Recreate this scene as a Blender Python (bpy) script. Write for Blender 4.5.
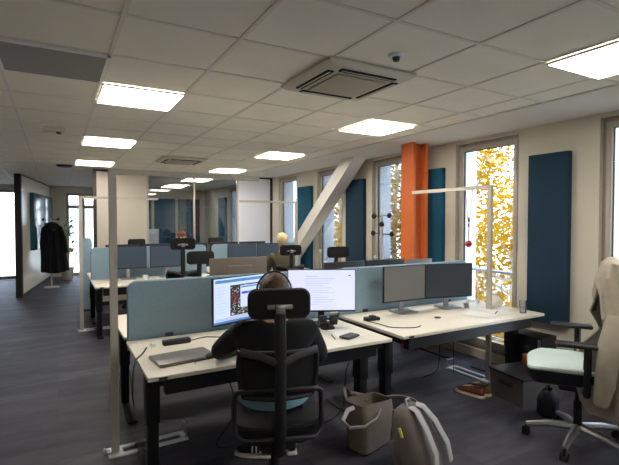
import bpy, bmesh, math, random
from mathutils import Vector, Matrix, Euler
R = math.radians
S = bpy.context.scene
COL = S.collection
for o in list(bpy.data.objects): bpy.data.objects.remove(o)

# ------------------------------------------------------------- camera, world, sun, exposure
F_PX = 450.0
cam_d = bpy.data.cameras.new('camera'); cam = bpy.data.objects.new('camera', cam_d); COL.objects.link(cam)
cam_d.sensor_width = 36; cam_d.lens = F_PX/619*36; cam_d.clip_start = .05; cam_d.clip_end = 400
cam.location = (0, 0, 1.65); cam.rotation_euler = (R(90-1.53), 0, R(-29.4))
S.camera = cam
world = bpy.data.worlds.new('sky'); S.world = world; world.use_nodes = True
wn = world.node_tree.nodes; wl = world.node_tree.links
bg = wn['Background']; bg.inputs[1].default_value = 3.6
tc = wn.new('ShaderNodeTexCoord'); sep = wn.new('ShaderNodeSeparateXYZ'); ramp = wn.new('ShaderNodeValToRGB')
wl.new(tc.outputs['Generated'], sep.inputs[0]); wl.new(sep.outputs[2], ramp.inputs[0]); wl.new(ramp.outputs[0], bg.inputs[0])
ramp.color_ramp.elements[0].color = (.80, .90, 1, 1); ramp.color_ramp.elements[1].color = (.50, .70, 1, 1)
sun_d = bpy.data.lights.new('sun', 'SUN'); sun = bpy.data.objects.new('sun', sun_d); COL.objects.link(sun)
sun_d.energy = 1.5; sun_d.angle = R(1.0); sun_d.color = (1, .9, .74)
sun.location = (2, -2, 20)
sun.rotation_euler = Vector((-.12, -1, .52)).to_track_quat('Z', 'Y').to_euler()   # sun stands behind the camera's end of the block, along the facade
S.view_settings.view_transform = 'Standard'; S.view_settings.look = 'None'
S.view_settings.exposure = 1.12; S.view_settings.gamma = 1; S.view_settings.use_curve_mapping = False

# ------------------------------------------------------------- materials
def srgb(c): return tuple(((v/255)/12.92 if v/255 <= .04045 else ((v/255+.055)/1.055)**2.4) for v in c)
def mat(name, rgb, rough=.6, metal=0, noise=0, scale=8, emit=0, spec=.5, bump=0, bscale=200, trans=0, alpha=1):
    m = bpy.data.materials.new(name); m.use_nodes = True
    n = m.node_tree.nodes; l = m.node_tree.links; b = n['Principled BSDF']
    c = srgb(rgb) + (1,)
    b.inputs['Base Color'].default_value = c
    b.inputs['Roughness'].default_value = rough; b.inputs['Metallic'].default_value = metal
    b.inputs['Specular IOR Level'].default_value = spec
    t = n.new('ShaderNodeTexCoord')
    if noise:
        nz = n.new('ShaderNodeTexNoise'); nz.inputs['Scale'].default_value = scale; nz.inputs['Detail'].default_value = 5
        r = n.new('ShaderNodeValToRGB')
        r.color_ramp.elements[0].position = .3; r.color_ramp.elements[1].position = .7
        r.color_ramp.elements[0].color = tuple(v*(1-noise) for v in c[:3])+(1,)
        r.color_ramp.elements[1].color = tuple(min(1, v*(1+noise)) for v in c[:3])+(1,)
        l.new(t.outputs['Object'], nz.inputs['Vector']); l.new(nz.outputs[0], r.inputs[0]); l.new(r.outputs[0], b.inputs['Base Color'])
    if bump:
        nb = n.new('ShaderNodeTexNoise'); nb.inputs['Scale'].default_value = bscale
        bp = n.new('ShaderNodeBump'); bp.inputs['Strength'].default_value = bump; bp.inputs['Distance'].default_value = .002
        l.new(t.outputs['Object'], nb.inputs['Vector']); l.new(nb.outputs[0], bp.inputs['Height']); l.new(bp.outputs[0], b.inputs['Normal'])
    if emit:
        b.inputs['Emission Color'].default_value = c; b.inputs['Emission Strength'].default_value = emit
    return m
def glass(name, tint=(1, 1, 1), ior=1.45, rough=0.0, boost=1.0):
    m = bpy.data.materials.new(name); m.use_nodes = True
    n = m.node_tree.nodes; l = m.node_tree.links; n.remove(n['Principled BSDF'])
    tr = n.new('ShaderNodeBsdfTransparent'); tr.inputs[0].default_value = tint+(1,)
    gl = n.new('ShaderNodeBsdfGlossy'); gl.inputs['Roughness'].default_value = rough
    fr = n.new('ShaderNodeFresnel'); fr.inputs[0].default_value = ior
    mu = n.new('ShaderNodeMath'); mu.operation = 'MULTIPLY'; mu.inputs[1].default_value = boost; mu.use_clamp = True
    mx = n.new('ShaderNodeMixShader')
    l.new(fr.outputs[0], mu.inputs[0]); l.new(mu.outputs[0], mx.inputs[0]); l.new(tr.outputs[0], mx.inputs[1]); l.new(gl.outputs[0], mx.inputs[2])
    l.new(mx.outputs[0], n['Material Output'].inputs[0])
    return m
M = dict(
  ceiling=mat('ceiling_tile', (242, 236, 222), .9, noise=.03, scale=3, bump=.3, bscale=120),
  soffit=mat('soffit_paint', (226, 222, 214), .85),
  tbar=mat('ceiling_bar', (226, 220, 206), .5),
  wall=mat('wall_paint', (208, 200, 185), .85, noise=.02, scale=2),
  exterior=mat('exterior_render', (206, 213, 221), .9),
  winframe=mat('window_frame', (156, 146, 132), .5),
  winsash=mat('window_sash', (176, 168, 154), .45),
  seal=mat('black_seal', (25, 25, 25), .6),
  panel=mat('teal_felt', (14, 80, 106), .95, noise=.06, scale=30, bump=.4), navyfelt=mat('navy_felt', (24, 54, 74), .95, noise=.06, scale=30, bump=.4),
  orange=mat('orange_column', (204, 102, 42), .55, noise=.05, scale=3),
  divider=mat('grey_teal_felt', (146, 172, 188), .95, noise=.05, scale=60, bump=.4),
  desk=mat('desk_laminate', (228, 219, 203), .45, noise=.015, scale=4),
  deskedge=mat('desk_edge', (212, 204, 188), .5),
  blackmetal=mat('black_metal', (22, 22, 24), .45, spec=.4),
  blackplastic=mat('black_plastic', (24, 24, 27), .5),
  greyplastic=mat('dark_grey_plastic', (60, 60, 62), .55),
  ventgrey=mat('perforated_grille', (150, 147, 140), .6, noise=.08, scale=120),
  warmlitplastic=mat('warm_lit_plastic', (118, 104, 92), .5),  # warm light on a monitor back put into the plastic colour
  mesh=mat('black_mesh', (20, 20, 22), .85, bump=.5, bscale=400),
  frame=mat('raw_aluminium', (192, 184, 170), .5, metal=.1, noise=.04, scale=2),
  whitemetal=mat('white_metal', (222, 224, 228), .35),
  steel=mat('brushed_steel', (170, 170, 172), .35, metal=.8),
  seat=mat('pale_mint_fabric', (196, 212, 204), .9, bump=.4),
  seatblue=mat('pale_blue_fabric', (120, 160, 175), .9, bump=.4),
  screenoff=mat('screen_off', (56, 64, 74), .28, spec=.6),
  screenoffsheen=mat('screen_off_sheen', (112, 110, 106), .35, spec=.6),  # grey reflected light put into the base colour
  screenoffblue=mat('screen_off_blue', (66, 80, 98), .35, spec=.6),
  screenlit=mat('screen_lit', (190, 206, 236), .5, emit=.36),
  screenwhite=mat('screen_document', (205, 210, 238), .5, emit=.40),
  scrblue=mat('screen_title_blue', (60, 120, 180), .4, emit=.35),
  scrdark=mat('screen_dark', (18, 18, 22), .4),
  scrred=mat('screen_red', (210, 50, 50), .4, emit=.4),
  scrtext=mat('screen_text', (176, 182, 212), .4, emit=.33),
  scrspeck=mat('screen_speck', (205, 205, 205), .4, emit=.25),
  scryellow=mat('screen_yellow', (210, 200, 70), .4, emit=.4),
  scrgreen=mat('screen_green', (90, 170, 120), .4, emit=.35),
  scrnavy=mat('screen_navy', (50, 50, 190), .4, emit=.35),
  lamp=mat('lamp_diffuser', (255, 250, 240), .5, emit=12),
  lampframe=mat('lamp_frame', (235, 235, 232), .5),
  acwhite=mat('cassette_white', (205, 198, 180), .5),
  acgrille=mat('cassette_grille', (176, 168, 148), .6),
  dark=mat('dark_slot', (16, 16, 15), .8),
  sweater=mat('black_sweater', (17, 18, 22), .95, bump=.5),
  trousers=mat('dark_trousers', (30, 32, 42), .95),
  skin=mat('skin', (196, 150, 124), .6),
  hair=mat('brown_hair', (84, 60, 42), .6, noise=.5, scale=45, bump=1, bscale=90),
  hairblond=mat('blond_hair', (205, 185, 140), .65, noise=.2, scale=60),
  hairred=mat('auburn_hair', (110, 66, 48), .65, noise=.2, scale=60),
  olive=mat('olive_jacket', (96, 88, 66), .95),
  navy=mat('navy_shirt', (28, 34, 48), .95),
  eye=mat('eye_white', (235, 235, 235), .3), pupil=mat('pupil', (30, 20, 16), .3), lips=mat('lips', (170, 90, 84), .6),
  white=mat('white_plastic', (232, 232, 232), .45),
  paper=mat('paper', (236, 234, 228), .8),
  red=mat('red_ball', (176, 34, 44), .5), string=mat('red_string', (120, 50, 56), .8),
  tote=mat('taupe_canvas', (120, 110, 98), .95, noise=.08, scale=12, bump=.5),
  totedark=mat('taupe_lining', (84, 76, 68), .95),
  pack=mat('grey_nylon', (112, 104, 100), .85, noise=.08, scale=10), strap=mat('light_grey_webbing', (172, 168, 168), .85, noise=.06, scale=14),
  reflect=mat('yellow_reflective', (214, 222, 96), .4),
  shoebrown=mat('brown_leather', (112, 66, 44), .6), sole=mat('cream_rubber', (214, 196, 168), .7),
  crate=mat('charcoal_plastic', (112, 108, 106), .6, noise=.06, scale=10), cratelid=mat('crate_lid', (44, 44, 48), .5),
  cardboard=mat('cardboard', (150, 112, 74), .85, noise=.06, scale=9),
  wood=mat('orange_wood', (176, 100, 60), .6, noise=.1, scale=20),
  coat=mat('beige_wool', (168, 158, 142), .95, noise=.1, scale=9, bump=.6), coatlining=mat('navy_lining', (20, 24, 36), .8),
  coatblack=mat('black_coat', (16, 15, 18), .95, noise=.1, scale=8),
  leaf=mat('plant_leaf', (150, 176, 84), .6, noise=.2, scale=9), pot=mat('plant_pot', (190, 186, 176), .6),
  slab=mat('partition_melamine', (222, 214, 198), .35), slabpanel=mat('partition_panel', (196, 187, 172), .5),
  slabframe=mat('partition_frame', (44, 38, 34), .5),
  glasspanel_blue=mat('glossy_teal_panel', (28, 92, 116), .25, spec=.7),
  whiteboard=mat('whiteboard', (224, 224, 232), .3),
  laptop=mat('laptop_grey', (150, 148, 144), .35, metal=.5),
  bark=mat('birch_bark', (196, 186, 166), .85, noise=.25, scale=6),
  building=mat('far_facade', (200, 200, 200), .9), farpane=mat('far_window', (150, 160, 172), .3),
  ground=mat('street', (150, 150, 142), .95, noise=.1, scale=.3),
  water=glass('drinking_glass', (.93, .96, .97), 1.4, 0, 1.6),
  pane=glass('window_pane', (.96, .98, 1.0), 1.45, 0, .8),
  officeglass=glass('office_glass', (.80, .83, .84), 1.5, 0, 2.8),
  bin=glass('clear_plastic', (.72, .75, .77), 1.45, .15, 2.5),
)
# autumn leaves: translucent yellow
def leafmat():
    m = bpy.data.materials.new('autumn_leaves'); m.use_nodes = True
    n = m.node_tree.nodes; l = m.node_tree.links; n.remove(n['Principled BSDF'])
    t = n.new('ShaderNodeTexCoord'); nz = n.new('ShaderNodeTexNoise'); nz.inputs['Scale'].default_value = 1.3; nz.inputs['Detail'].default_value = 6
    r = n.new('ShaderNodeValToRGB'); r.color_ramp.elements[0].position = .32; r.color_ramp.elements[1].position = .68
    r.color_ramp.elements[0].color = srgb((140, 98, 10))+(1,); r.color_ramp.elements[1].color = srgb((214, 168, 20))+(1,)
    d = n.new('ShaderNodeBsdfDiffuse'); tl = n.new('ShaderNodeBsdfTranslucent'); mx = n.new('ShaderNodeMixShader'); mx.inputs[0].default_value = .5
    l.new(t.outputs['Object'], nz.inputs['Vector']); l.new(nz.outputs[0], r.inputs[0])
    l.new(r.outputs[0], d.inputs[0]); l.new(r.outputs[0], tl.inputs[0]); l.new(d.outputs[0], mx.inputs[1]); l.new(tl.outputs[0], mx.inputs[2])
    l.new(mx.outputs[0], n['Material Output'].inputs[0]); return m
M['leaves'] = leafmat()
# carpet: planks laid across the room with a worn, mottled pile
def carpet():
    m = bpy.data.materials.new('carpet_planks'); m.use_nodes = True
    n = m.node_tree.nodes; l = m.node_tree.links; b = n['Principled BSDF']
    t = n.new('ShaderNodeTexCoord')
    br = n.new('ShaderNodeTexBrick'); br.inputs['Scale'].default_value = 1.0
    br.inputs['Brick Width'].default_value = 1.0; br.inputs['Row Height'].default_value = .25; br.inputs['Mortar Size'].default_value = .002
    br.inputs['Color1'].default_value = srgb((56, 54, 62))+(1,); br.inputs['Color2'].default_value = srgb((74, 72, 79))+(1,)
    br.inputs['Mortar'].default_value = srgb((56, 54, 58))+(1,)
    l.new(t.outputs['Object'], br.inputs['Vector'])
    mp = n.new('ShaderNodeMapping'); mp.inputs['Scale'].default_value = (1.2, 4.5, 1)
    nz = n.new('ShaderNodeTexNoise'); nz.inputs['Scale'].default_value = 1.4; nz.inputs['Detail'].default_value = 7; nz.inputs['Roughness'].default_value = .65
    l.new(t.outputs['Object'], mp.inputs['Vector']); l.new(mp.outputs[0], nz.inputs['Vector'])
    r = n.new('ShaderNodeValToRGB'); r.color_ramp.elements[0].position = .38; r.color_ramp.elements[1].position = .66
    r.color_ramp.elements[0].color = (.72, .72, .75, 1); r.color_ramp.elements[1].color = (1.45, 1.42, 1.42, 1)
    l.new(nz.outputs[0], r.inputs[0])
    mx = n.new('ShaderNodeMix'); mx.data_type = 'RGBA'; mx.blend_type = 'MULTIPLY'; mx.inputs[0].default_value = 1
    l.new(br.outputs[0], mx.inputs[6]); l.new(r.outputs[0], mx.inputs[7]); l.new(mx.outputs[2], b.inputs['Base Color'])
    nf = n.new('ShaderNodeTexNoise'); nf.inputs['Scale'].default_value = 220
    bp = n.new('ShaderNodeBump'); bp.inputs['Strength'].default_value = .5; bp.inputs['Distance'].default_value = .004
    l.new(t.outputs['Object'], nf.inputs['Vector']); l.new(nf.outputs[0], bp.inputs['Height']); l.new(bp.outputs[0], b.inputs['Normal'])
    b.inputs['Roughness'].default_value = .62; b.inputs['Specular IOR Level'].default_value = .35
    return m
M['carpet'] = carpet()

# ------------------------------------------------------------- helpers
def tag(o, label=None, cat=None, group=None, kind=None):
    if label: o['label'] = label
    if cat: o['category'] = cat
    if group: o['group'] = group
    if kind: o['kind'] = kind
    return o
def thing(name, label, cat, loc=(0, 0, 0), rz=0, group=None):
    o = bpy.data.objects.new(name, None); o.empty_display_size = .1; COL.objects.link(o)
    o.location = loc; o.rotation_euler = (0, 0, R(rz)); return tag(o, label, cat, group)
class MB:
    def __init__(s): s.bm = bmesh.new(); s.mi = 0
    def _m(s, faces):
        for f in faces: f.material_index = s.mi
    def box(s, c, d, rot=(0, 0, 0), bev=0, seg=2):
        mt = Matrix.Translation(c) @ Euler([R(a) for a in rot]).to_matrix().to_4x4() @ Matrix.Diagonal((d[0], d[1], d[2], 1))
        r = bmesh.ops.create_cube(s.bm, size=1, matrix=mt)
        fs = {f for v in r['verts'] for f in v.link_faces}; s._m(fs)
        if bev:
            es = list({e for v in r['verts'] for e in v.link_edges})
            q = bmesh.ops.bevel(s.bm, geom=es, offset=bev, segments=seg, affect='EDGES', profile=.5); s._m(q['faces'])
        return s
    def span(s, a, b, **k):
        return s.box([(a[i]+b[i])/2 for i in range(3)], [abs(b[i]-a[i]) for i in range(3)], **k)
    def cyl(s, p, q, r, r2=None, n=16, cap=True):
        p = Vector(p); q = Vector(q); d = q-p
        mt = Matrix.Translation((p+q)/2) @ d.to_track_quat('Z', 'Y').to_matrix().to_4x4()
        g = bmesh.ops.create_cone(s.bm, cap_ends=cap, segments=n, radius1=r, radius2=r if r2 is None else r2, depth=d.length, matrix=mt)
        s._m({f for v in g['verts'] for f in v.link_faces}); return s
    def sph(s, c, r, n=16, m=10):
        if not hasattr(r, '__len__'): r = (r, r, r)
        g = bmesh.ops.create_uvsphere(s.bm, u_segments=n, v_segments=m, radius=1, matrix=Matrix.Translation(c) @ Matrix.Diagonal((r[0], r[1], r[2], 1)))
        s._m({f for v in g['verts'] for f in v.link_faces}); return s
    def tube(s, pts, r, n=8, closed=False, flat=None, up=None):
        pts = [Vector(p) for p in pts]; N = len(pts); rings = []
        u = None
        for i, p in enumerate(pts):
            a = pts[(i-1) % N] if closed or i else p; b = pts[(i+1) % N] if closed or i < N-1 else p
            t = (b-a).normalized()
            if up is not None: u = Vector(up) - t*t.dot(Vector(up))
            elif u is None: u = t.orthogonal()
            else: u = u - t*t.dot(u)
            u.normalize(); w = t.cross(u)
            rr = r[i] if hasattr(r, '__len__') else r
            fa, fb = (rr, rr) if flat is None else flat
            rings.append([s.bm.verts.new(p+u*math.cos(2*math.pi*k/n)*fa+w*math.sin(2*math.pi*k/n)*fb) for k in range(n)])
        fs = []
        for i in range(N if closed else N-1):
            A = rings[i]; B = rings[(i+1) % N]
            for k in range(n): fs.append(s.bm.faces.new((A[k], A[(k+1) % n], B[(k+1) % n], B[k])))
        if not closed: fs.append(s.bm.faces.new(rings[0][::-1])); fs.append(s.bm.faces.new(rings[-1]))
        s._m(fs); return s
    def prism(s, outline, y0, y1, axis='y'):
        # outline in (a, b); extruded along axis
        def P(a, b, t): return {'y': (a, t, b), 'x': (t, a, b), 'z': (a, b, t)}[axis]
        A = [s.bm.verts.new(P(a, b, y0)) for a, b in outline]; B = [s.bm.verts.new(P(a, b, y1)) for a, b in outline]
        fs = [s.bm.faces.new(A), s.bm.faces.new(B[::-1])]; n = len(A)
        for k in range(n): fs.append(s.bm.faces.new((A[k], B[k], B[(k+1) % n], A[(k+1) % n])))
        s._m(fs); return s
    def loft(s, rings, cap=True, closed=True):
        rs = [[s.bm.verts.new(p) for p in r] for r in rings]; fs = []; n = len(rs[0])
        for A, B in zip(rs, rs[1:]):
            for k in range(n if closed else n-1): fs.append(s.bm.faces.new((A[k], A[(k+1) % n], B[(k+1) % n], B[k])))
        if cap: fs.append(s.bm.faces.new(rs[0][::-1])); fs.append(s.bm.faces.new(rs[-1]))
        s._m(fs); return s
    def quad(s, *p): s._m([s.bm.faces.new([s.bm.verts.new(v) for v in p])]); return s
    def build(s, name, m, parent=None, smooth=True, solid=0, sub=0, fixn=True):
        if fixn: bmesh.ops.recalc_face_normals(s.bm, faces=s.bm.faces)
        if solid:
            bmesh.ops.solidify(s.bm, geom=list(s.bm.faces), thickness=solid)
        me = bpy.data.meshes.new(name); s.bm.to_mesh(me); s.bm.free()
        for x in (m if isinstance(m, (list, tuple)) else [m]): me.materials.append(M[x])
        if smooth:
            me.shade_smooth(); me.set_sharp_from_angle(angle=R(38))
        o = bpy.data.objects.new(name, me); COL.objects.link(o); o.parent = parent
        if sub:
            md = o.modifiers.new('sub', 'SUBSURF'); md.levels = md.render_levels = sub
        return o
def rrect(w, h, r, n=5, cx=0, cy=0):
    o = []
    for sx, sy, a0 in ((1, 1, 0), (-1, 1, 90), (-1, -1, 180), (1, -1, 270)):
        for k in range(n+1):
            a = R(a0+90*k/n); o.append((cx+sx*(w/2-r)+r*math.cos(a), cy+sy*(h/2-r)+r*math.sin(a)))
    return o
def kids(o): return [c for c in bpy.data.objects if c.parent is o]
def copy_thing(src, loc, rz=None, label=None, group=None, parent=None):
    c = src.copy(); COL.objects.link(c); c.parent = parent
    if parent is None:
        c.location = loc
        if rz is not None: c.rotation_euler = (0, 0, R(rz))
        if label: c['label'] = label
        if group: c['group'] = group
    for k in kids(src): copy_thing(k, None, parent=c)
    return c
def skinned(name, verts, edges, rad, m, parent, sub=2, root=0):
    me = bpy.data.meshes.new(name+'_cage'); me.from_pydata(verts, edges, [])
    o = bpy.data.objects.new(name+'_cage', me); COL.objects.link(o)
    sk = o.modifiers.new('skin', 'SKIN'); sk.use_smooth_shade = True
    ss = o.modifiers.new('sub', 'SUBSURF'); ss.levels = ss.render_levels = sub
    sv = me.skin_vertices[0].data if me.skin_vertices else None
    if sv is None:
        bm = bmesh.new(); bm.from_mesh(me); bm.verts.layers.skin.verify(); bm.to_mesh(me); bm.free(); sv = me.skin_vertices[0].data
    for i, r in enumerate(rad):
        sv[i].radius = r if hasattr(r, '__len__') else (r, r); sv[i].use_root = (i == root)
    dg = bpy.context.evaluated_depsgraph_get(); dg.update()
    nm = bpy.data.meshes.new_from_object(o.evaluated_get(dg)); nm.name = name
    bpy.data.objects.remove(o); bpy.data.meshes.remove(me)
    nm.materials.clear(); nm.materials.append(M[m]); nm.shade_smooth()
    q = bpy.data.objects.new(name, nm); COL.objects.link(q); q.parent = parent
    return q
def structure(mb, name, m, **k): return tag(mb.build(name, m, smooth=False, **k), kind='structure')

CZ = 2.65; XW = 4.4; XO = 4.78; YF = 15.0; XL = -3.2; YB = -3.0
WIN = [(-.284+1.727*i, .60+1.727*i) for i in range(8)]      # window bays along the right wall
WTOP = 2.60; WBOT = .10
# ------------------------------------------------------------- room shell
structure(MB().span((XL, YB, -.15), (XW, YF, 0)), 'floor', 'carpet')
c = MB().span((XL, YB, CZ), (3.62, YF, CZ+.12)); structure(c, 'ceiling', 'ceiling')
structure(MB().span((3.62, YB, CZ-.012), (XW, YF, CZ+.12)), 'trim_1', 'soffit')
g = MB()
x = -2.7
while x < 3.62:
    if abs(x) < 9: g.span((x-.012, YB, CZ-.005), (x+.012, YF, CZ+.002))
    x += .6
g.span((3.596, YB, CZ-.010), (3.622, YF, CZ+.002))
y = 1.17-.6*6
while y < YF:
    g.span((XL, y-.012, CZ-.0045), (3.62, y+.012, CZ+.002)); y += .6
structure(g, 'trim_2', 'tbar')
w = MB(); ys = YB
for a, b in WIN+[(YF+5, YF+5)]:
    w.span((XW, ys, 0), (XW+.14, min(a, YF), CZ+.12)); ys = b
    if a < YF: w.span((XW, a, WTOP), (XW+.14, b, CZ+.12)); w.span((XW, a, 0), (XW+.14, b, WBOT))
structure(w, 'wall_right', 'wall')
w = MB(); ys = YB
for a, b in WIN+[(YF+5, YF+5)]:
    w.span((XW+.14, ys, -6), (XO, min(a, YF), CZ+.6)); ys = b
    if a < YF: w.span((XW+.14, a, WTOP), (XO, b, CZ+.6)); w.span((XW+.14, a, -6), (XO, b, WBOT-.02))
structure(w, 'trim_3', 'exterior')
structure(MB().span((XL-.2, YB, 0), (XL, YF, CZ+.1)), 'wall_left', 'wall')
structure(MB().span((XL-.2, YB-.2, 0), (XO, YB, CZ+.1)), 'wall_back', 'wall')
w = MB()
w.span((XL-.2, YF, 0), (-2.1, YF+.25, CZ+.1)); w.span((-.93, YF, 0), (.27, YF+.25, CZ+.1)); w.span((1.25, YF, 0), (XO, YF+.25, CZ+.1))
w.span((-2.1, YF, 2.5), (-.93, YF+.25, CZ+.1)); w.span((.27, YF, 2.45), (1.25, YF+.25, CZ+.1))
structure(w, 'wall_far', 'wall')
b = MB()
ys = YB
for a, bb in WIN+[(YF, YF)]:
    b.span((XW-.012, ys, 0), (XW, min(a, YF), .07)); ys = bb
structure(b, 'baseboard_right', 'winframe')

def window(n, a, b):
    root = bpy.data.objects.new('window_%d' % n, None); COL.objects.link(root); root.location = (XW, a, 0); tag(root, kind='structure')
    W = b-a; f = MB(); x0, x1 = .055, .125
    f.span((x0, 0, WBOT), (x1, .05, WTOP)); f.span((x0, W-.05, WBOT), (x1, W, WTOP)); f.span((x0, .05, WTOP-.06), (x1, W-.05, WTOP)); f.span((x0, .05, WBOT), (x1, W-.05, WBOT+.06))
    f.build('window_frame', 'winframe', root, smooth=False)
    s = MB(); x0, x1 = .035, .1; t = .052; z0, z1 = WBOT+.045, WTOP-.045
    s.span((x0, .035, z0), (x1, .035+t, z1), bev=.004); s.span((x0, W-.035-t, z0), (x1, W-.035, z1), bev=.004)
    s.span((x0, .035+t, z1-t), (x1, W-.035-t, z1)); s.span((x0, .035+t, z0), (x1, W-.035-t, z0+t+.03))
    sa = s.build('window_sash', 'winsash', root)
    k = MB(); t2 = .035+t; 
    k.span((.06, W-t2-.008, z0+t+.03), (.075, W-t2, z1-t)); k.span((.06, t2, z0+t+.03), (.075, t2+.008, z1-t)); k.span((.06, t2, z1-t-.008), (.075, W-t2, z1-t))
    k.build('gasket', 'seal', sa, smooth=False)
    MB().span((.064, t2, z0+t+.03), (.07, W-t2, z1-t)).build('window_pane', 'pane', sa, smooth=False)
    h = MB()
    for z in (.45, 1.35, 2.25): h.cyl((.03, .03, z-.05), (.03, .03, z+.05), .009, n=10)
    h.build('hinge', 'winframe', root)
    h = MB().span((.022, W-.035-.04, 1.02), (.036, W-.035-.012, 1.10), bev=.003); h.tube([(.02, W-.06, 1.07), (-.01, W-.06, 1.07), (-.014, W-.075, 1.07), (-.014, W-.16, 1.07)], .008)
    h.build('window_handle', 'whitemetal', root)
for i, (a, b) in enumerate(WIN): window(i+1, a, b)
def farwindow(n, x0, x1, zt, mull, trans):
    root = bpy.data.objects.new('window_%d' % n, None); COL.objects.link(root); root.location = (x0, YF, 0); tag(root, kind='structure')
    W = x1-x0; f = MB(); t = .07
    f.span((0, .02, 0), (t, .1, zt)); f.span((W-t, .02, 0), (W, .1, zt)); f.span((0, .02, zt-t), (W, .1, zt)); f.span((0, .02, 0), (W, .1, .1))
    for m_ in mull: f.span((m_-.045, .01, 0), (m_+.045, .1, zt))
    for z in trans: f.span((0, .02, z-.04), (W, .1, z+.04))
    f.build('window_frame', 'winframe', root, smooth=False)
    MB().span((.02, .055, .02), (W-.02, .062, zt-.02)).build('window_pane', 'pane', root, smooth=False)
farwindow(9, .27, 1.25, 2.45, [.44], [2.05])
farwindow(10, -2.1, -.93, 2.5, [.5], [])

# far meeting-room front: black framed partition across the room at y = 9.6
YG = 9.6
f = MB()
for x in (.66, 4.375): f.span((x-.03, YG-.03, 0), (x+.03, YG+.03, CZ-.008))
f.span((.69, YG-.025, CZ-.05), (4.345, YG+.025, CZ-.008)); f.span((.69, YG-.025, 0), (4.345, YG+.025, .07))
structure(f, 'trim_4', 'slabframe')
f = MB()
for x in (1.63, 2.58, 3.55): f.span((x-.018, YG-.02, .07), (x+.018, YG+.02, CZ-.05))
structure(f, 'trim_5', 'winsash')
structure(MB().span((.69, YG-.018, .07), (1.61, YG+.018, CZ-.05)), 'wall_partition', 'slabpanel')
structure(MB().span((3.57, YG-.018, .07), (4.345, YG+.018, CZ-.05)), 'wall_partition_white', 'whiteboard')
structure(MB().span((1.65, YG-.005, .07), (2.56, YG+.005, CZ-.05)), 'window_11', 'officeglass')
structure(MB().span((2.60, YG-.005, .07), (3.53, YG+.005, CZ-.05)), 'window_12', 'officeglass')

# angled partition at the end of the aisle
p0 = Vector((-.70, 11.35, 0)); p1 = Vector((-.19, 14.98, 0)); L = (p1-p0).length; ang = math.degrees(math.atan2(p1.y-p0.y, p1.x-p0.x))
sl = bpy.data.objects.new('wall_aisle', None); COL.objects.link(sl); sl.location = p0; sl.rotation_euler = (0, 0, R(ang)); tag(sl, kind='structure')
MB().span((.1, -.04, .06), (L, .04, CZ-.03)).build('partition_panel', 'slab', sl, smooth=False)
f = MB().span((0, -.06, 0), (.1, .06, CZ-.008)); f.span((.1, -.045, 0), (L, .045, .06)); f.span((.1, -.045, CZ-.03), (L, .045, CZ-.008))
f.build('partition_frame', 'slabframe', sl, smooth=False)
for k, (a, b, lab) in enumerate(((.95, 2.35, 'nearer glossy teal panel hung on the aisle partition'), (2.38, 3.55, 'farther glossy teal panel on the aisle partition behind the black coat'))):
    t = thing('wall_panel', lab, 'panel', p0, ang, 'teal panels on the aisle partition')
    MB().span((a, -.13, .95), (b, -.045, 2.30), bev=.006).build('panel_board', 'glasspanel_blue', t)
    MB().span((a+.01, -.135, .96), (a+.03, -.129, 2.29)).build('edge_strip', 'slabframe', t, smooth=False)

# brace and orange column
br = MB(); a = Vector((4.16, 5.86, 2.70)); b = Vector((4.16, 9.10, 0.02)); d = (b-a).normalized(); mid = (a+b)/2
dy, dz = d.y, d.z; nrm = Vector((0, -dz, dy)); hw = .115
def bp(p, s, x): return (x, p.y+nrm.y*s, p.z+nrm.z*s)
A = Vector((0, 5.93, 2.637)); out = [(5.76, 2.637), (6.11, 2.637), (9.42, 0), (9.07, 0)]
br.prism([(y_, z_) for y_, z_ in out], 4.04, 4.28, axis='x')
structure(br, 'trim_6', 'soffit')
co = MB(); x0, x1, y0, y1 = 3.93, 4.19, 4.32, 4.54
co.span((x0, y0, 0), (x0+.045, y1, CZ-.012)); co.span((x1-.045, y0, 0), (x1, y1, CZ-.012)); co.span((x0+.045, (y0+y1)/2-.03, 0), (x1-.045, (y0+y1)/2+.03, CZ-.012))
structure(co, 'trim_7', 'orange')

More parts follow.
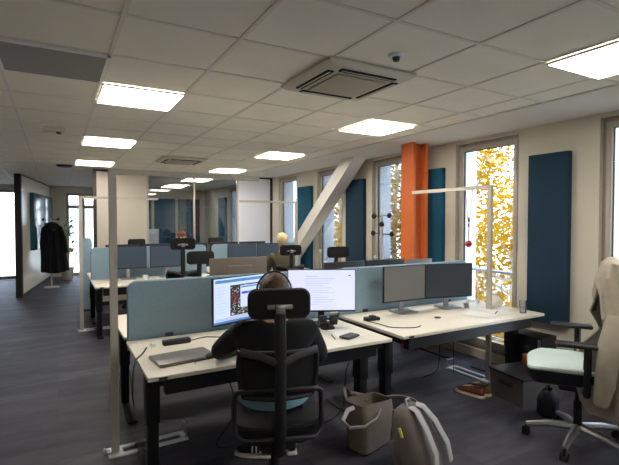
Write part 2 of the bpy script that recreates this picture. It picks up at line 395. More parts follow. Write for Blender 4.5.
# ------------------------------------------------------------- outside
structure(MB().span((XO, -10, -6.2), (60, 60, -6)), 'ground', 'ground')
structure(MB().span((-40, YF+.25, -6.2), (XO, 60, -6)), 'ground_far', 'ground')
def far_building(x, y, wx, wy, h, label, face):
    t = thing('building', label, 'building', (x, y, -6)); MB().span((0, 0, 0), (wx, wy, h)).build('wall', 'building', t, smooth=False)
    k = 0
    for iz in range(int(h//3)):
        for ix in range(int(wx//3.2)):
            a = .9+ix*3.2; MB().span((a, -.06, 1+iz*3), (a+1.5, .02, 2.8+iz*3)).build('window', 'farpane', t, smooth=False); k += 1
    MB().span((-.3, -.3, h), (wx+.3, wy+.3, h+.4)).build('roof', 'building', t, smooth=False)
far_building(-9, 44, 17, 8, 9, 'pale low building across the street beyond the far glazed door', 'y')
random.seed(4)
def tree(x, y, h, r, n, label, seed):
    random.seed(seed)
    t = thing('birch_tree', label, 'tree', (x, y, -6), 0, 'yellow birches outside the windows')
    mb = MB(); mb.tube([(0, 0, 0), (.1, .05, h*.3), (-.05, .1, h*.6), (.05, 0, h*.95)], [.16, .13, .09, .03])
    ends = []
    for k in range(26):
        z = h*random.uniform(.3, .92); a = random.uniform(0, 2*math.pi); rr = r*random.uniform(.6, 1)*(1-.5*(z/h-.3))
        e = Vector((math.cos(a)*rr, math.sin(a)*rr, z+random.uniform(.4, 1.6))); m_ = Vector((e.x*.5, e.y*.5, z+.3))
        mb.tube([(0, 0, z), m_, e], [.05, .03, .012], n=6); ends += [m_, e, (m_+e)/2]
    mb.build('trunk', 'bark', t)
    lm = bmesh.new()
    for k in range(n):
        e = random.choice(ends); p = e+Vector((random.gauss(0, .42), random.gauss(0, .42), random.gauss(-.15, .5)))
        s = random.uniform(.045, .095); u = Vector((random.gauss(0, 1), random.gauss(0, 1), random.gauss(0, 1))).normalized(); v = u.orthogonal().normalized()
        vs = [lm.verts.new(p+u*s), lm.verts.new(p+v*s*.7), lm.verts.new(p-u*s), lm.verts.new(p-v*s*.7)]
        lm.faces.new(vs)
    me = bpy.data.meshes.new('foliage'); lm.to_mesh(me); lm.free(); me.materials.append(M['leaves'])
    o = bpy.data.objects.new('foliage', me); COL.objects.link(o); o.parent = t
TR = [(10.4, 3.7, 'yellow birch outside the rightmost window'), (10.0, 7.2, 'yellow birch outside the window left of the wide navy panel'),
      (11.0, 9.6, 'yellow birch between the wide window and the orange column'), (10.2, 12.0, 'yellow birch outside the window left of the orange column'), (10.6, 16.0, 'yellow birch outside the window behind the white brace')]
for i, (x, y, lab) in enumerate(TR): tree(x, y, 11.5, 2.5, 8500, lab, 10+i)
# guard rails outside the near windows
for i in range(8):
    a, b = WIN[i]
    t = thing('guard_rail', 'slim grey guard rail outside the window, %s' % ['behind the camera position', 'by the chair with the coat', 'beside the wide desk with the drinking glass', 'behind the coat stand', 'behind the white brace', 'beyond the white brace', 'beside the white partition panel', 'seen through the glass partition'][i], 'railing', (XO-.06, a, 0), 0, 'guard rails outside the windows')
    MB().cyl((0, 0, 1.02), (0, b-a, 1.02), .018, n=8).build('top_rail', 'steel', t)
    MB().cyl((0, 0, .2), (0, b-a, .2), .01, n=8).build('bottom_rail', 'steel', t)
    q = MB()
    for k in range(1, 10): q.cyl((0, k*(b-a)/10, .2), (0, k*(b-a)/10, 1.02), .005, n=6)
    q.build('bars', 'steel', t)

# ------------------------------------------------------------- ceiling fittings
lampproto = thing('ceiling_light', '', 'ceiling light', (0, 0, 0))
fr = MB(); s = .297
for a in ((-s, -s, s, -s+.012), (-s, s-.012, s, s), (-s, -s, -s+.012, s), (s-.012, -s, s, s)): fr.span((a[0], a[1], -.014), (a[2], a[3], 0))
fr.build('frame', 'lampframe', lampproto, smooth=False)
MB().span((-s+.012, -s+.012, -.010), (s-.012, s-.012, -.001)).build('diffuser', 'lamp', lampproto, smooth=False)
LY = [1.47, 3.87, 6.27, 8.67, 11.07, 13.47]
names3 = ['largest lit square panel light at the right edge of the ceiling', 'square panel light in front of the orange column', 'square panel light in the window-side row, third from the right edge', 'square panel light just before the glass partition', 'nearest panel light behind the glass partition', 'farthest panel light behind the glass partition']
names1 = ['panel light over the aisle nearest the camera, out to the left', 'panel light over the front desk row on the aisle side', 'panel light over the aisle, second of the left row', 'panel light over the aisle, third of the left row', 'panel light over the aisle just past the glass partition', 'panel light over the aisle at the far wall']
first = True
for X, nm in ((3.0, names3), (.6, names1)):
    for yy, lab in zip(LY, nm):
        if X == .6 and (yy < 2 or yy > 10): continue
        if first: o = lampproto; o.location = (X, yy, CZ-.008); o['label'] = lab; o['group'] = 'square ceiling panel lights'; first = False
        else: copy_thing(lampproto, (X, yy, CZ-.008), 0, lab, 'square ceiling panel lights')
copy_thing(lampproto, (.6, -.93, CZ-.008), 0, 'unseen panel light over the aisle, added behind the viewpoint', 'square ceiling panel lights')  # continues the lamp row out of view, added to light camera-side faces
copy_thing(lampproto, (3.0, -.93, CZ-.008), 0, 'unseen window-side panel light added behind the viewpoint', 'square ceiling panel lights')  # second unseen row lamp, added for the same near-side light
def cassette(x, y, label):
    t = thing('air_conditioner', label, 'air conditioner', (x, y, CZ-.008), 0, 'ceiling cassette air conditioners')
    mb = MB(); s = .345
    def ring(w, z): return [(-w, -w, z), (w, -w, z), (w, w, z), (-w, w, z)]
    mb.loft([ring(s, 0), ring(s, -.012), ring(s-.03, -.035), ring(.22, -.038)]).build('housing', 'acwhite', t)
    MB().box((0, 0, -.045), (.40, .40, .012), bev=.004).build('grille', 'acgrille', t)
    for k in range(4):
        q = MB().box((0, -.262, -.040), (.44, .045, .008)); o = q.build('air_slot', 'dark', t, smooth=False); o.rotation_euler = (0, 0, R(90*k))
        v = MB().box((0, -.268, -.047), (.42, .018, .004), rot=(20, 0, 0)); o2 = v.build('vane', 'acwhite', o, smooth=False)
cassette(1.8, 2.67, 'large white ceiling air conditioner above the right desks')
cassette(1.8, 7.47, 'distant white ceiling air conditioner near the glass partition')
t = thing('ceiling_vent', 'brushed grey perforated air vent panel in the ceiling', 'vent', (0, 3.27, CZ-.008))
MB().span((-.285, -.285, -.01), (.285, .285, 0)).build('grille', 'ventgrey', t, smooth=False)
fr = MB(); s = .3
for a in ((-s, -s, s, -s+.02), (-s, s-.02, s, s), (-s, -s, -s+.02, s), (s-.02, -s, s, s)): fr.span((a[0], a[1], -.014), (a[2], a[3], 0))
fr.build('frame', 'lampframe', t, smooth=False)
t = thing('smoke_detector', 'small round white smoke detector right of the near air conditioner', 'smoke detector', (1.80, 2.13, CZ))
MB().cyl((0, 0, 0), (0, 0, -.018), .05, .045).build('base', 'white', t); MB().cyl((0, 0, -.018), (0, 0, -.04), .025, .018).build('sensor', 'greyplastic', t)
t = thing('motion_sensor', 'small grey box sensor on the ceiling above the aisle', 'sensor', (0, 5.6, CZ-.004))
MB().box((0, 0, -.02), (.2, .1, .04), bev=.01).build('housing', 'acwhite', t); MB().cyl((.04, 0, -.04), (.04, 0, -.06), .03, .02).build('lens', 'greyplastic', t)
t = thing('ceiling_speaker', 'flat black round fitting on the far aisle ceiling', 'ceiling fitting', (.15, 9.3, CZ))
MB().cyl((0, 0, 0), (0, 0, -.03), .14, .12, n=24).build('body', 'blackplastic', t); MB().cyl((0, 0, -.03), (0, 0, -.035), .09, .09, n=24).build('cap', 'greyplastic', t)

# ------------------------------------------------------------- acoustic panels on the right wall
PN = [(2.58, 3.01, 'widest navy acoustic panel, on the wall right of the wide desk'), (4.22, 4.66, 'teal acoustic panel just right of the orange column'),
      (5.93, 6.44, 'navy acoustic panel between the white brace and the coat stand'), (7.66, 8.2, 'bright teal acoustic panel behind the white brace')]
for a, b, lab in PN:
    o = MB().span((XW-.062, a, .60), (XW-.002, b, 2.33), bev=.006).build('acoustic_panel', 'navyfelt' if 'navy' in lab else 'panel'); tag(o, lab, 'acoustic panel', 'acoustic panels on the window wall')
for k, (a, b) in enumerate(((9.9, 10.0), (11.0, 11.7), (12.75, 13.4))):
    if k: o = MB().span((XW-.062, a, .60), (XW-.002, b, 2.33), bev=.006).build('acoustic_panel', 'panel'); tag(o, ['', 'first teal wall panel behind the glass partition', 'second teal wall panel behind the glass partition'][k], 'acoustic panel', 'acoustic panels on the window wall')
for a, b, lab in ((1.95, 2.65, 'teal panel on the far wall seen left in the glass partition'), (2.75, 3.4, 'teal panel on the far wall seen in the middle of the glass'), (3.5, 4.2, 'rightmost teal panel on the far wall behind the glass')):
    o = MB().span((a, YF-.06, .3), (b, YF-.002, 2.35), bev=.006).build('acoustic_panel', 'panel'); tag(o, lab, 'acoustic panel', 'acoustic panels on the far wall')

# ------------------------------------------------------------- desks
def make_desk(rail):
    # local: x 0..1.8 to the right, y 0..0.93 from the sitting edge towards the screen
    t = thing('desk', '', 'desk')
    MB().span((0, 0, .715), (1.80, .92, .74), bev=.003).build('tabletop', 'desk', t)
    c = MB().span((.06, -.0015, .718), (.11, .002, .734)); c.build('cable_clip', 'greyplastic', t, smooth=False)
    for x in (.075, 1.725):
        l = MB().span((x-.035, .27, .012), (x+.035, .36, .66), bev=.004); l.span((x-.042, .262, .35), (x+.042, .368, .66), bev=.004)
        l.build('leg', 'blackmetal', t)
        MB().span((x-.04, .10, 0), (x+.04, .80, .012), bev=.004).build('foot', 'blackmetal', t)
        MB().span((x-.03, .08, .655), (x+.03, .86, .7149), bev=.003).build('bracket', 'blackmetal', t)
    r = MB().span((.11, .06, .605), (1.69, .12, .7149)).span((.11, .78, .655), (1.69, .83, .7149)); r.build('beam', 'blackmetal', t, smooth=False)
    MB().span((.3, .55, .60), (1.5, .70, .615)).span((.3, .70, .615), (1.5, .705, .655)).span((.3, .545, .60), (1.5, .55, .655)).build('cable_tray', 'blackmetal', t, smooth=False)
    return t
DESK = []
def desk(x, y, rz, lab, grp):
    if not DESK:
        d = make_desk(True); DESK.append(d); d.location = (x, y, 0); d.rotation_euler = (0, 0, R(rz)); d['label'] = lab; d['group'] = grp; return d
    return copy_thing(DESK[0], (x, y, 0), rz, lab, grp)
XA, XB = .45, 2.36
G1, G2 = 'white desks of the front cluster', 'white desks of the back cluster'
desk(XA, 2.69, 0, 'cream white desk the person in black works at', G1)
desk(XB, 2.69, 0, 'cream white desk with two switched-off monitors beside the windows', G1)
desk(XA+1.8, 4.66, 180, 'cream desk back to back with the person\'s desk, behind the screen divider', G1)
desk(XB+1.8, 4.66, 180, 'cream desk behind the dividers of the window-side desk', G1)
Y2 = 6.74
desk(XA, Y2, 0, 'cream desk on the aisle in the back cluster, facing the camera', G2)
desk(XB, Y2, 0, 'cream desk in the back cluster where the blond person sits', G2)
desk(XA+1.8, Y2+1.97, 180, 'farthest cream desk on the aisle side before the partition', G2)
desk(XB+1.8, Y2+1.97, 180, 'farthest cream desk on the window side before the partition', G2)
def divider(x0, x1, y, lab, zt=1.18, z0=.66):
    w = x1-x0; h = zt-z0; r = .06
    out = [(x0, z0), (x1, z0)]
    for k in range(7): a = R(90*k/6); out.append((x1-r+r*math.cos(a), zt-r+r*math.sin(a)))
    for k in range(7): a = R(90+90*k/6); out.append((x0+r+r*math.cos(a), zt-r+r*math.sin(a)))
    t = thing('desk_divider', lab, 'desk divider', (0, 0, 0), 0, 'grey-teal felt desk dividers')
    MB().prism(out, y-.018, y+.018).build('felt_panel', 'divider', t)
    inn = [(x0+.006 if a < (x0+x1)/2 else x1-.006, b) if b < zt-r-.001 else (a, b) for a, b in out]
    rim = [(a, y, b) for a, b in [out[-1]] if 0]
    pts = [(x0, y, z0)]+[(a, y, b) for a, b in out[2:][::-1]]+[(x1, y, z0)]
    MB().tube(pts, .01, n=8).build('piping', 'divider', t)
    for xx in (x0+.3, x1-.3): MB().span((xx-.03, y-.03, z0-.005), (xx+.03, y+.03, .765), bev=.003).build('clamp', 'greyplastic', t)
divider(.47, 2.27, 3.645, 'long grey-teal divider behind the monitors of the person in black')
divider(2.38, 4.14, 3.645, 'grey-teal divider behind the two dark monitors on the window side')
divider(.47, 2.27, Y2+.985, 'grey-teal divider of the back cluster nearest the aisle', 1.22)
divider(2.38, 4.14, Y2+.985, 'grey-teal divider of the back cluster on the window side', 1.22)

# ------------------------------------------------------------- monitors (local: screen faces -y, base centre at origin on the desk)
def content_editor(w, h, z0, y, parent):
    def q(x0, a, x1, b, m, dy=.0006): MB().span((x0*w-w/2, y-dy, z0+a*h), (x1*w-w/2, y, z0+b*h)).build('window_area' if m != 'scrtext' else 'text_line', m, parent, smooth=False)
    q(.02, .90, .98, .965, 'scrblue'); q(.26, .14, .99, .83, 'scrdark', .0008)
    random.seed(3); s = MB(); r_ = MB()
    for k in range(330):
        a, b = random.uniform(.27, .97), random.uniform(.16, .81)
        r = random.uniform(.006, .011); ang = random.uniform(0, 180)
        cx, cz = a*w-w/2, z0+b*h
        tgt = r_ if (a < .40 and .42 < b < .62) else s
        tgt.box((cx, y-.0011, cz), (r*1.3, .0006, .0035), rot=(0, ang, 0))
    s.build('pattern_specks', 'scrspeck', parent, smooth=False); r_.build('red_cells', 'scrred', parent, smooth=False)
    q(.43, .30, .76, .80, 'screenlit', .0018); q(.44, .75, .75, .78, 'scrblue', .0022)
    for k, m in enumerate(('scrnavy', 'scrnavy', 'scrblue', 'scrgreen', 'scryellow', 'scryellow')): q(.45+k*.05, .60, .50+k*.05, .655, m, .0022)
    for k in range(9): q(.04, .80-k*.07, .04+.1+.05*((k*7) % 3)/2, .81-k*.07, 'scrtext')
    q(0.0, .0, 1, .05, 'scrblue'); q(.02, .055, .99, .12, 'scrtext')
    q(.28, .16, .31, .20, 'scrspeck', .002)
def content_doc(w, h, z0, y, parent):
    for k in range(13):
        b = .84-k*.058; e = .28+.33*(1 if k % 4 else .5)+.04*((k*5) % 3)
        MB().span((.26*w-w/2, y-.0006, z0+b*h), (min(e, .74)*w-w/2, y, z0+b*h+.0035)).build('text_line', 'scrtext', parent, smooth=False)
    MB().span((.90*w-w/2, y-.0008, z0+.85*h), (.935*w-w/2, y, z0+.875*h)).build('text_line', 'scrdark', parent, smooth=False)
def make_monitor(w, h, zb, scr, housing='blackplastic', foot='steel', content=None, ft='rect', tilt=0):
    t = thing('monitor', '', 'monitor')
    bz = zb
    body = MB().span((-w/2, -.012, bz), (w/2, .012, bz+h), bev=.004).build('housing', housing, t)
    MB().span((-w/2+.006, -.0135, bz+.016), (w/2-.006, -.0118, bz+h-.007)).build('screen', scr, t, smooth=False)
    MB().span((-w*.22, .012, bz+h*.2), (w*.22, .035, bz+h*.8), bev=.008).build('back_cover', housing, t)
    MB().span((-.028, .035, .012), (.028, .055, bz+h*.55), bev=.003).build('stand', foot, t)
    f = MB()
    if ft == 'rect': f.span((-.11, -.09, 0), (.11, .10, .012), bev=.004)
    else: f.cyl((0, .02, 0), (0, .02, .012), .11, n=28)
    f.build('foot', foot, t)
    if content: content(w-.012, h-.023, bz+.016, -.0135, t)
    return t
def put(o, loc, rz, lab, grp=None):
    o.location = loc; o.rotation_euler = (0, 0, R(rz)); o['label'] = lab
    if grp: o['group'] = grp
    return o
def between(a, b, pad=0):  # location and yaw of a monitor whose screen spans a..b
    a = Vector(a); b = Vector(b); m = (a+b)/2; return (m.x, m.y, .7405), math.degrees(math.atan2(b.y-a.y, b.x-a.x))
GM = 'monitors of the front cluster'
loc, rz = between((1.00, 3.26), (1.58, 3.46)); put(make_monitor(.60, .365, .11, 'screenlit', foot='blackplastic', content=content_editor), loc, rz, 'lit monitor left of the head, dark pattern and dialog box on screen', GM)
loc, rz = between((1.72, 3.47), (2.28, 3.20)); put(make_monitor(.59, .37, .118, 'screenwhite', foot='blackplastic', content=content_doc, ft='round'), loc, rz, 'lit monitor right of the head showing a pale text page', GM)
loc, rz = between((2.75, 3.41), (3.24, 3.40)); m1 = put(make_monitor(.52, .355, .11, 'screenoffsheen'), loc, rz, 'switched-off monitor with a painted grey sheen, left of the dark pair', GM)
loc, rz = between((3.29, 3.43), (3.84, 3.31)); m2 = put(make_monitor(.57, .355, .105, 'screenoff'), loc, rz, 'switched-off dark monitor nearest the window, right of the pair', GM)
mb_ = make_monitor(.54, .345, .16, 'screenoffblue'); put(mb_, (.97, 7.45, .7405), -3, 'switched-off blue-grey monitor on the back aisle desk', 'monitors of the back cluster')
GB = 'monitors of the back cluster'
copy_thing(mb_, (1.56, 7.45, .7405), 4, 'second monitor on the back aisle desk, mostly behind an office chair', GB)
copy_thing(mb_, (2.83, 7.42, .7405), 2, 'blue-grey monitor on the blond person\'s desk, left one', GB)
copy_thing(mb_, (3.38, 7.40, .7405), -6, 'monitor on the blond person\'s desk partly hidden by their shoulder', GB)
mb_low = put(make_monitor(.54, .345, .12, 'screenoffblue'), (2.45+.27, 4.05, .7405), 182, 'black monitor back rising over the window-side divider, left', GM)
mc = put(make_monitor(.56, .36, .20, 'screenoff', housing='warmlitplastic'), (1.50, 4.02, .7405), 178, 'monitor back tinted for warm light, rising over the long divider, left of the lit screen', GM)
for x, yv, rz, lab in ((3.28, 4.05, 178, 'black monitor back rising over the window-side divider, middle'),):
    copy_thing(mb_low, (x, yv, .7405), rz, lab, GM)
for x, lab in ((.98, 'dark monitor back nearest the aisle before the beige partition'), (1.55, 'second dark monitor back before the beige partition'), (2.15, 'dark monitor back in front of the glass partition'), (2.75, 'dark monitor back before the right glass pane'), (3.32, 'dark monitor back before the white partition panel')):
    copy_thing(mb_, (x+.0, 8.15, .7405), 180, lab, GB)
# laptop open on the far desk (light lid)
t = thing('laptop', 'pale open laptop rising just above the window-side divider', 'laptop', (3.72, 4.1, .7405), 170)
MB().span((-.17, -.11, 0), (.17, .13, .014), bev=.004).build('base', 'laptop', t); MB().box((0, .135, .235), (.34, .01, .46), rot=(-8, 0, 0), bev=.004).build('lid', 'laptop', t)

# ------------------------------------------------------------- office chairs (local: faces +y, floor at 0)
def make_chair(seatm='mesh', arms=True, base='blackplastic', up=.05, headz=1.22, fwd=0):
    t = thing('office_chair', '', 'chair')
    hub = MB().cyl((0, 0, .07), (0, 0, .13), .045, n=16)
    b = hub.build('base_hub', base, t)
    for k in range(5):
        a = R(72*k+18); dx, dy = math.cos(a), math.sin(a)
        l = MB().tube([(dx*.03, dy*.03, .115), (dx*.18, dy*.18, .105), (dx*.31, dy*.31, .078)], [.03, .024, .018], n=8)
        leg = l.build('base_arm', base, t)
        px, py = dx*.31, dy*.31
        w = MB(); 
        for s in (-.014, .014): w.cyl((px-dy*s-dy*.008*(1 if s > 0 else -1), py+dx*s+dx*.008*(1 if s > 0 else -1), .028), (px-dy*s, py+dx*s, .028), .028, n=14)
        w.cyl((px, py, .03), (px, py, .08), .008, n=8)
        w.build('caster', 'blackplastic', leg)
    MB().cyl((0, 0, .12), (0, 0, .30), .026).cyl((0, 0, .28), (0, 0, .40), .016).build('gas_lift', 'blackplastic', t)
    m = MB().span((-.1, -.14, .385), (.1, .12, .44), bev=.012).cyl((.08, .03, .40), (.25, .03, .40), .009, n=8); m.build('mechanism', 'blackplastic', t)
    s = MB()
    def sring(z, g, dy=0):
        return [(x_*g, y_*g+fwd, z - .02*max(0, (y_-.15))/.1 + .012*(abs(x_)/.25)**2) for x_, y_ in rrect(.50, .48, .13, 5)]
    s.loft([sring(.488+up, .97), sring(.50+up, 1.0), sring(.513+up, .985), sring(.52+up, .90), sring(.521+up, .5)])
    s.build('seat_cushion', seatm, t)
    MB().loft([sring(.436, .72), sring(.45, .86), sring(.455+up, .96), sring(.489+up, .985)]).build('seat_pan', 'blackplastic', t)
    # backrest: curved mesh panel inside a frame
    def bk(u, z):       # u -1..1 across
        w = .135+.075*math.sin(max(0, min(1, (z-.56)/.40))*math.pi*.62)
        y_ = -.245-.05*math.sin((z-.58)/.42*math.pi)*-1*.4-.07*(z-.6)*.6 + .05*u*u
        return (u*w, y_, z)
    zs = [.71+.25*i/8 for i in range(9)]; us = [-1+2*i/10 for i in range(11)]
    p = MB(); p.loft([[bk(u, z) for u in us] for z in zs], cap=False, closed=False); p.build('back_mesh', 'mesh', t, solid=.006)
    loop = [bk(u, zs[0]) for u in us]+[bk(1, z) for z in zs[1:]]+[bk(u, zs[-1]) for u in us[::-1][1:]]+[bk(-1, z) for z in zs[::-1][1:-1]]
    MB().tube(loop, .013, n=8, closed=True).build('back_frame', 'blackplastic', t)
    # lower bracket loop
    lp = []
    for x_, z_ in rrect(.46, .26, .05, 4, 0, .635): lp.append((x_, -.315+.10*(x_/.23)**2, z_))
    MB().tube(lp, .014, n=8, closed=True).build('lumbar_bracket', 'blackplastic', t)
    sp = MB().tube([(0, -.10, .41), (0, -.24, .42), (0, -.315, .52), (0, -.32, .75), (0, -.325, 1.0), (0, -.30, headz)], .024, n=10, flat=(.03, .018), up=(1, 0, 0))
    sp.build('spine', 'blackplastic', t)
    for s_ in (-1, 1):
        MB().tube([(s_*.02, -.33, .93), (s_*.10, -.315, .965), (s_*.20, -.255, .975)], .02, n=8, flat=(.022, .010), up=(0, 0, 1)).build('back_wing', 'greyplastic', t)
    h = MB()
    def hr(y_, g):
        return [(x_, y_-.0+.35*x_*x_-.004, z_) for x_, z_ in [(a*g, headz+b*g) for a, b in rrect(.325, .155, .045, 5)]]
    h.loft([hr(-.285, .93), hr(-.275, 1), hr(-.245, 1), hr(-.235, .93)]); h.build('headrest', 'mesh', t)
    MB().box((0, -.30, headz-.01), (.13, .02, .022), bev=.004).box((0, -.335, headz-.015), (.045, .03, .045), bev=.005).build('headrest_bracket', 'steel', t)
    if arms:
        for s_ in (-1, 1):
            a_ = MB().tube([(s_*.16, -.02, .43), (s_*.27, -.02, .435), (s_*.30, -.02, .50), (s_*.30, -.02, .74)], .02, n=8, flat=(.022, .022))
            ar = a_.build('armrest_post', 'blackplastic', t)
            MB().box((s_*.295, .02, .755), (.085, .27, .03), bev=.014, seg=3).build('armrest_pad', 'blackplastic', ar)
    return t
GC = 'black office chairs'
ch1 = make_chair('mesh', arms=False); put(ch1, (1.09, 2.34, 0), -20, 'black high-back office chair the person in black sits in', GC)
ch2 = make_chair('mesh', headz=1.21); put(ch2, (1.48, 5.02, 0), 178, 'black office chair facing the camera with wide headrest over the long divider', GC)
ch3 = make_chair('mesh', headz=1.34); put(ch3, (1.53, 6.28, 0), -14, 'black office chair on the back aisle desk, seen from behind', GC)
copy_thing(ch2, (3.38, 5.0, 0), 172, 'black office chair facing the camera in front of the navy panel', GC)
copy_thing(ch2, (1.38, 9.12, 0), 180, 'black office chair top before the beige partition', GC)
copy_thing(ch2, (2.15, 9.10, 0), 175, 'office chair of the person before the glass partition', GC)
copy_thing(ch2, (3.0, 9.12, 0), 186, 'black office chair top before the right glass pane', GC)
copy_thing(ch2, (3.10, 6.20, 0), -15, 'black office chair the blond person sits in', GC)
ch9 = make_chair('seat', base='steel', headz=1.18, fwd=.07); put(ch9, (3.345, 1.895, 0), 35, 'office chair with pale mint seat and a beige coat over its back', GC); ch9.scale = (1.1, 1.1, 1.07)

# ------------------------------------------------------------- people
def person(label, loc, rz, top, hairm, P, hairlong=0, shoes=True, group=None):
    t = thing('person', label, 'person', loc, rz)
    V = lambda k: Vector(P[k])
    vs, es, rd = [], [], []
    def add(p, r, par=None):
        vs.append(tuple(p)); rd.append(r)
        if par is not None: es.append((par, len(vs)-1))
        return len(vs)-1
    head = V('head'); neck = V('neck'); f = Vector(P.get('face', (0, 1, 0))).normalized(); rt = f.cross(Vector((0, 0, 1))).normalized(); up = rt.cross(f)
    # body: torso, neck, head, arms, hands, legs in one surface
    pel = add(V('pelvis'), (.12, .10)); waist = add(V('pelvis').lerp(neck, .38), (.115, .09), pel); chest = add(V('pelvis').lerp(neck, .74), (.115, .085), waist)
    nk = add(neck, .058, chest); nk2 = add(head-up*.085-f*.015, .056, nk); h1 = add(head-up*.02, (.082, .088), nk2); h2 = add(head+up*.055-f*.008, (.078, .086), h1); add(head+up*.095-f*.01, .045, h2)
    for s, e, w, h in (('shl', 'ell', 'wrl', 'hl'), ('shr', 'elr', 'wrr', 'hr')):
        a = add(V(s), .058, chest); b = add(V(s).lerp(V(e), .5), .05, a); c = add(V(e), .042, b); d = add(V(e).lerp(V(w), .5), .038, c); k = add(V(w), .026, d)
    for hp, kn, an in (('hpl', 'knl', 'anl'), ('hpr', 'knr', 'anr')):
        a = add(V(hp), .09, pel); b = add(V(kn), .062, a); c = add(V(kn).lerp(V(an), .4), .055, b); add(V(an), .036, c)
    skinned('body', vs, es, rd, 'skin', t, 2)
    # hands
    for s, w, h in ((-1, 'wrl', 'hl'), (1, 'wrr', 'hr')):
        W_ = V(w); H = V(h); d = (H-W_).normalized(); side = d.cross(Vector((0, 0, 1))).normalized(); dn = side.cross(d)
        vs2, es2, rd2 = [tuple(W_), tuple(W_+d*.05)], [(0, 1)], [(.024, .018), (.036, .015)]
        vs2.append(tuple(W_+d*.085)); es2.append((1, 2)); rd2.append((.038, .013))
        skinned('palm', vs2, es2, rd2, 'skin', t, 2)
        fm = MB()
        for k, (off, ln) in enumerate(((-.030, .062), (-.010, .074), (.010, .078), (.030, .070))):
            b0 = W_+d*.075+side*off; b1 = b0+d*ln*.45+Vector((0, 0, .006)); b2 = b0+d*ln*.8-Vector((0, 0, .006)); b3 = b0+d*ln-Vector((0, 0, .018))
            fm.tube([b0, b1, b2, b3], [.009, .0088, .008, .006], n=8)
        b0 = W_+d*.03-side*s*.03; fm.tube([b0, b0+d*.03-side*s*.02, b0+d*.06-side*s*.026-Vector((0, 0, .01))], [.012, .010, .007], n=8)
        fm.build('fingers', 'skin', t)
    # face
    fc = MB()
    fc.loft([[head+f*.083+up*(-.002)+rt*.006*math.cos(a)+up*.006*math.sin(a) for a in [R(60*q) for q in range(6)]], [head+f*.105-up*.03+rt*.013*math.cos(a)+up*.009*math.sin(a) for a in [R(60*q) for q in range(6)]], [head+f*.085-up*.042+rt*.012*math.cos(a)+up*.005*math.sin(a) for a in [R(60*q) for q in range(6)]]])
    fc.build('nose', 'skin', t)
    for s in (-1, 1):
        e = MB().sph(head+f*.076+rt*.031*s, .013, 10, 8).build('eye', 'eye', t); MB().sph(head+f*.086+rt*.031*s, .005, 8, 6).build('pupil', 'pupil', e)
        MB().sph(head+rt*.086*s-f*.005-up*.01, (.014, .018, .03), 10, 8).build('ear', 'skin', t)
    MB().tube([head+f*.083-up*.062-rt*.022, head+f*.090-up*.060, head+f*.083-up*.062+rt*.022], .005, n=6).build('mouth', 'lips', t)
    # hair: cap over the crown and back of the head
    hm = MB(); n, m_ = 22, 12
    rings = []
    for j in range(m_+1):
        ph = R(4+ (112+hairlong*10)*j/m_); ring = []
        for i in range(n):
            th = 2*math.pi*i/n; dv = rt*math.sin(ph)*math.cos(th)*.093+f*math.sin(ph)*math.sin(th)*.105+up*math.cos(ph)*.112
            fr_ = max(0, math.sin(th))
            if fr_ > .25 and ph > R(62): dv = dv*.80
            jit = 1.03+.03*math.sin(5*th+j)+.025*math.sin(13*th+2.3*j)
            ring.append(head+up*.012-f*.006+dv*jit)
        rings.append(ring)
    hm.loft(rings); hm.build('hair', hairm, t)
    if P.get('band'):
        pts = [head+rt*math.cos(a)*.108+up*(math.sin(a)*.128+.008)-f*.0 for a in [R(-10+200*q/14) for q in range(15)]]
        hp = MB().tube(pts, .008, n=8, flat=(.010, .006), up=tuple(f)).build('headphones', 'blackplastic', t)
        for s in (-1, 1): MB().cyl(head+rt*s*.088-up*.012, head+rt*s*.12-up*.012, .034, n=16).build('ear_cup', 'blackplastic', hp)
    # top garment
    vs, es, rd = [], [], []
    pel = add(V('pelvis')+Vector((0, 0, -.01)), (.165, .125)); waist = add(V('pelvis').lerp(neck, .38), (.155, .12), pel); chest = add(V('pelvis').lerp(neck, .70), (.18, .135), waist); cl = add(V('pelvis').lerp(neck, .92), (.105, .095), chest); add(neck+Vector((0, 0, -.005)), (.070, .068), cl)
    for s, e, w in (('shl', 'ell', 'wrl'), ('shr', 'elr', 'wrr')):
        a = add(V(s), .078, chest); b = add(V(s).lerp(V(e), .5), .068, a); c = add(V(e), .058, b); d = add(V(e).lerp(V(w), .5), .050, c); add(V(e).lerp(V(w), .92), .036, d)
    skinned('sweater', vs, es, rd, top, t, 2)
    vs, es, rd = [], [], []
    pel = add(V('pelvis')+Vector((0, .02, -.05)), (.15, .10))
    for hp, kn, an in (('hpl', 'knl', 'anl'), ('hpr', 'knr', 'anr')):
        a = add(V(hp), .10, pel); b = add(V(hp).lerp(V(kn), .55), .085, a); c = add(V(kn), .072, b); d = add(V(kn).lerp(V(an), .5), .062, c); add(V(kn).lerp(V(an), .95), .05, d)
    skinned('trousers', vs, es, rd, 'trousers', t, 2)
    for an, dr in (('anl', P.get('ftl', (0, 1))), ('anr', P.get('ftr', (0, 1)))):
        a = V(an); d = Vector((dr[0], dr[1], 0)).normalized(); sd = Vector((d.y, -d.x, 0)); z0 = a.z-.085
        def ring(y_, w, z1, zz=0): return [a+d*y_+sd*x_*w+Vector((0, 0, 0)) - Vector((0, 0, a.z)) + Vector((0, 0, z0+zz+z_*z1)) for x_, z_ in ((-1, 0), (-1, .5), (-.6, .95), (0, 1), (.6, .95), (1, .5), (1, 0))]
        s = MB().loft([ring(-.09, .025, .06, .02), ring(-.075, .036, .10, .02), ring(0, .038, .105, .02), ring(.07, .044, .07, .02), ring(.14, .043, .05, .02), ring(.185, .022, .03, .02)]).build('shoe', 'navy', t, sub=1)
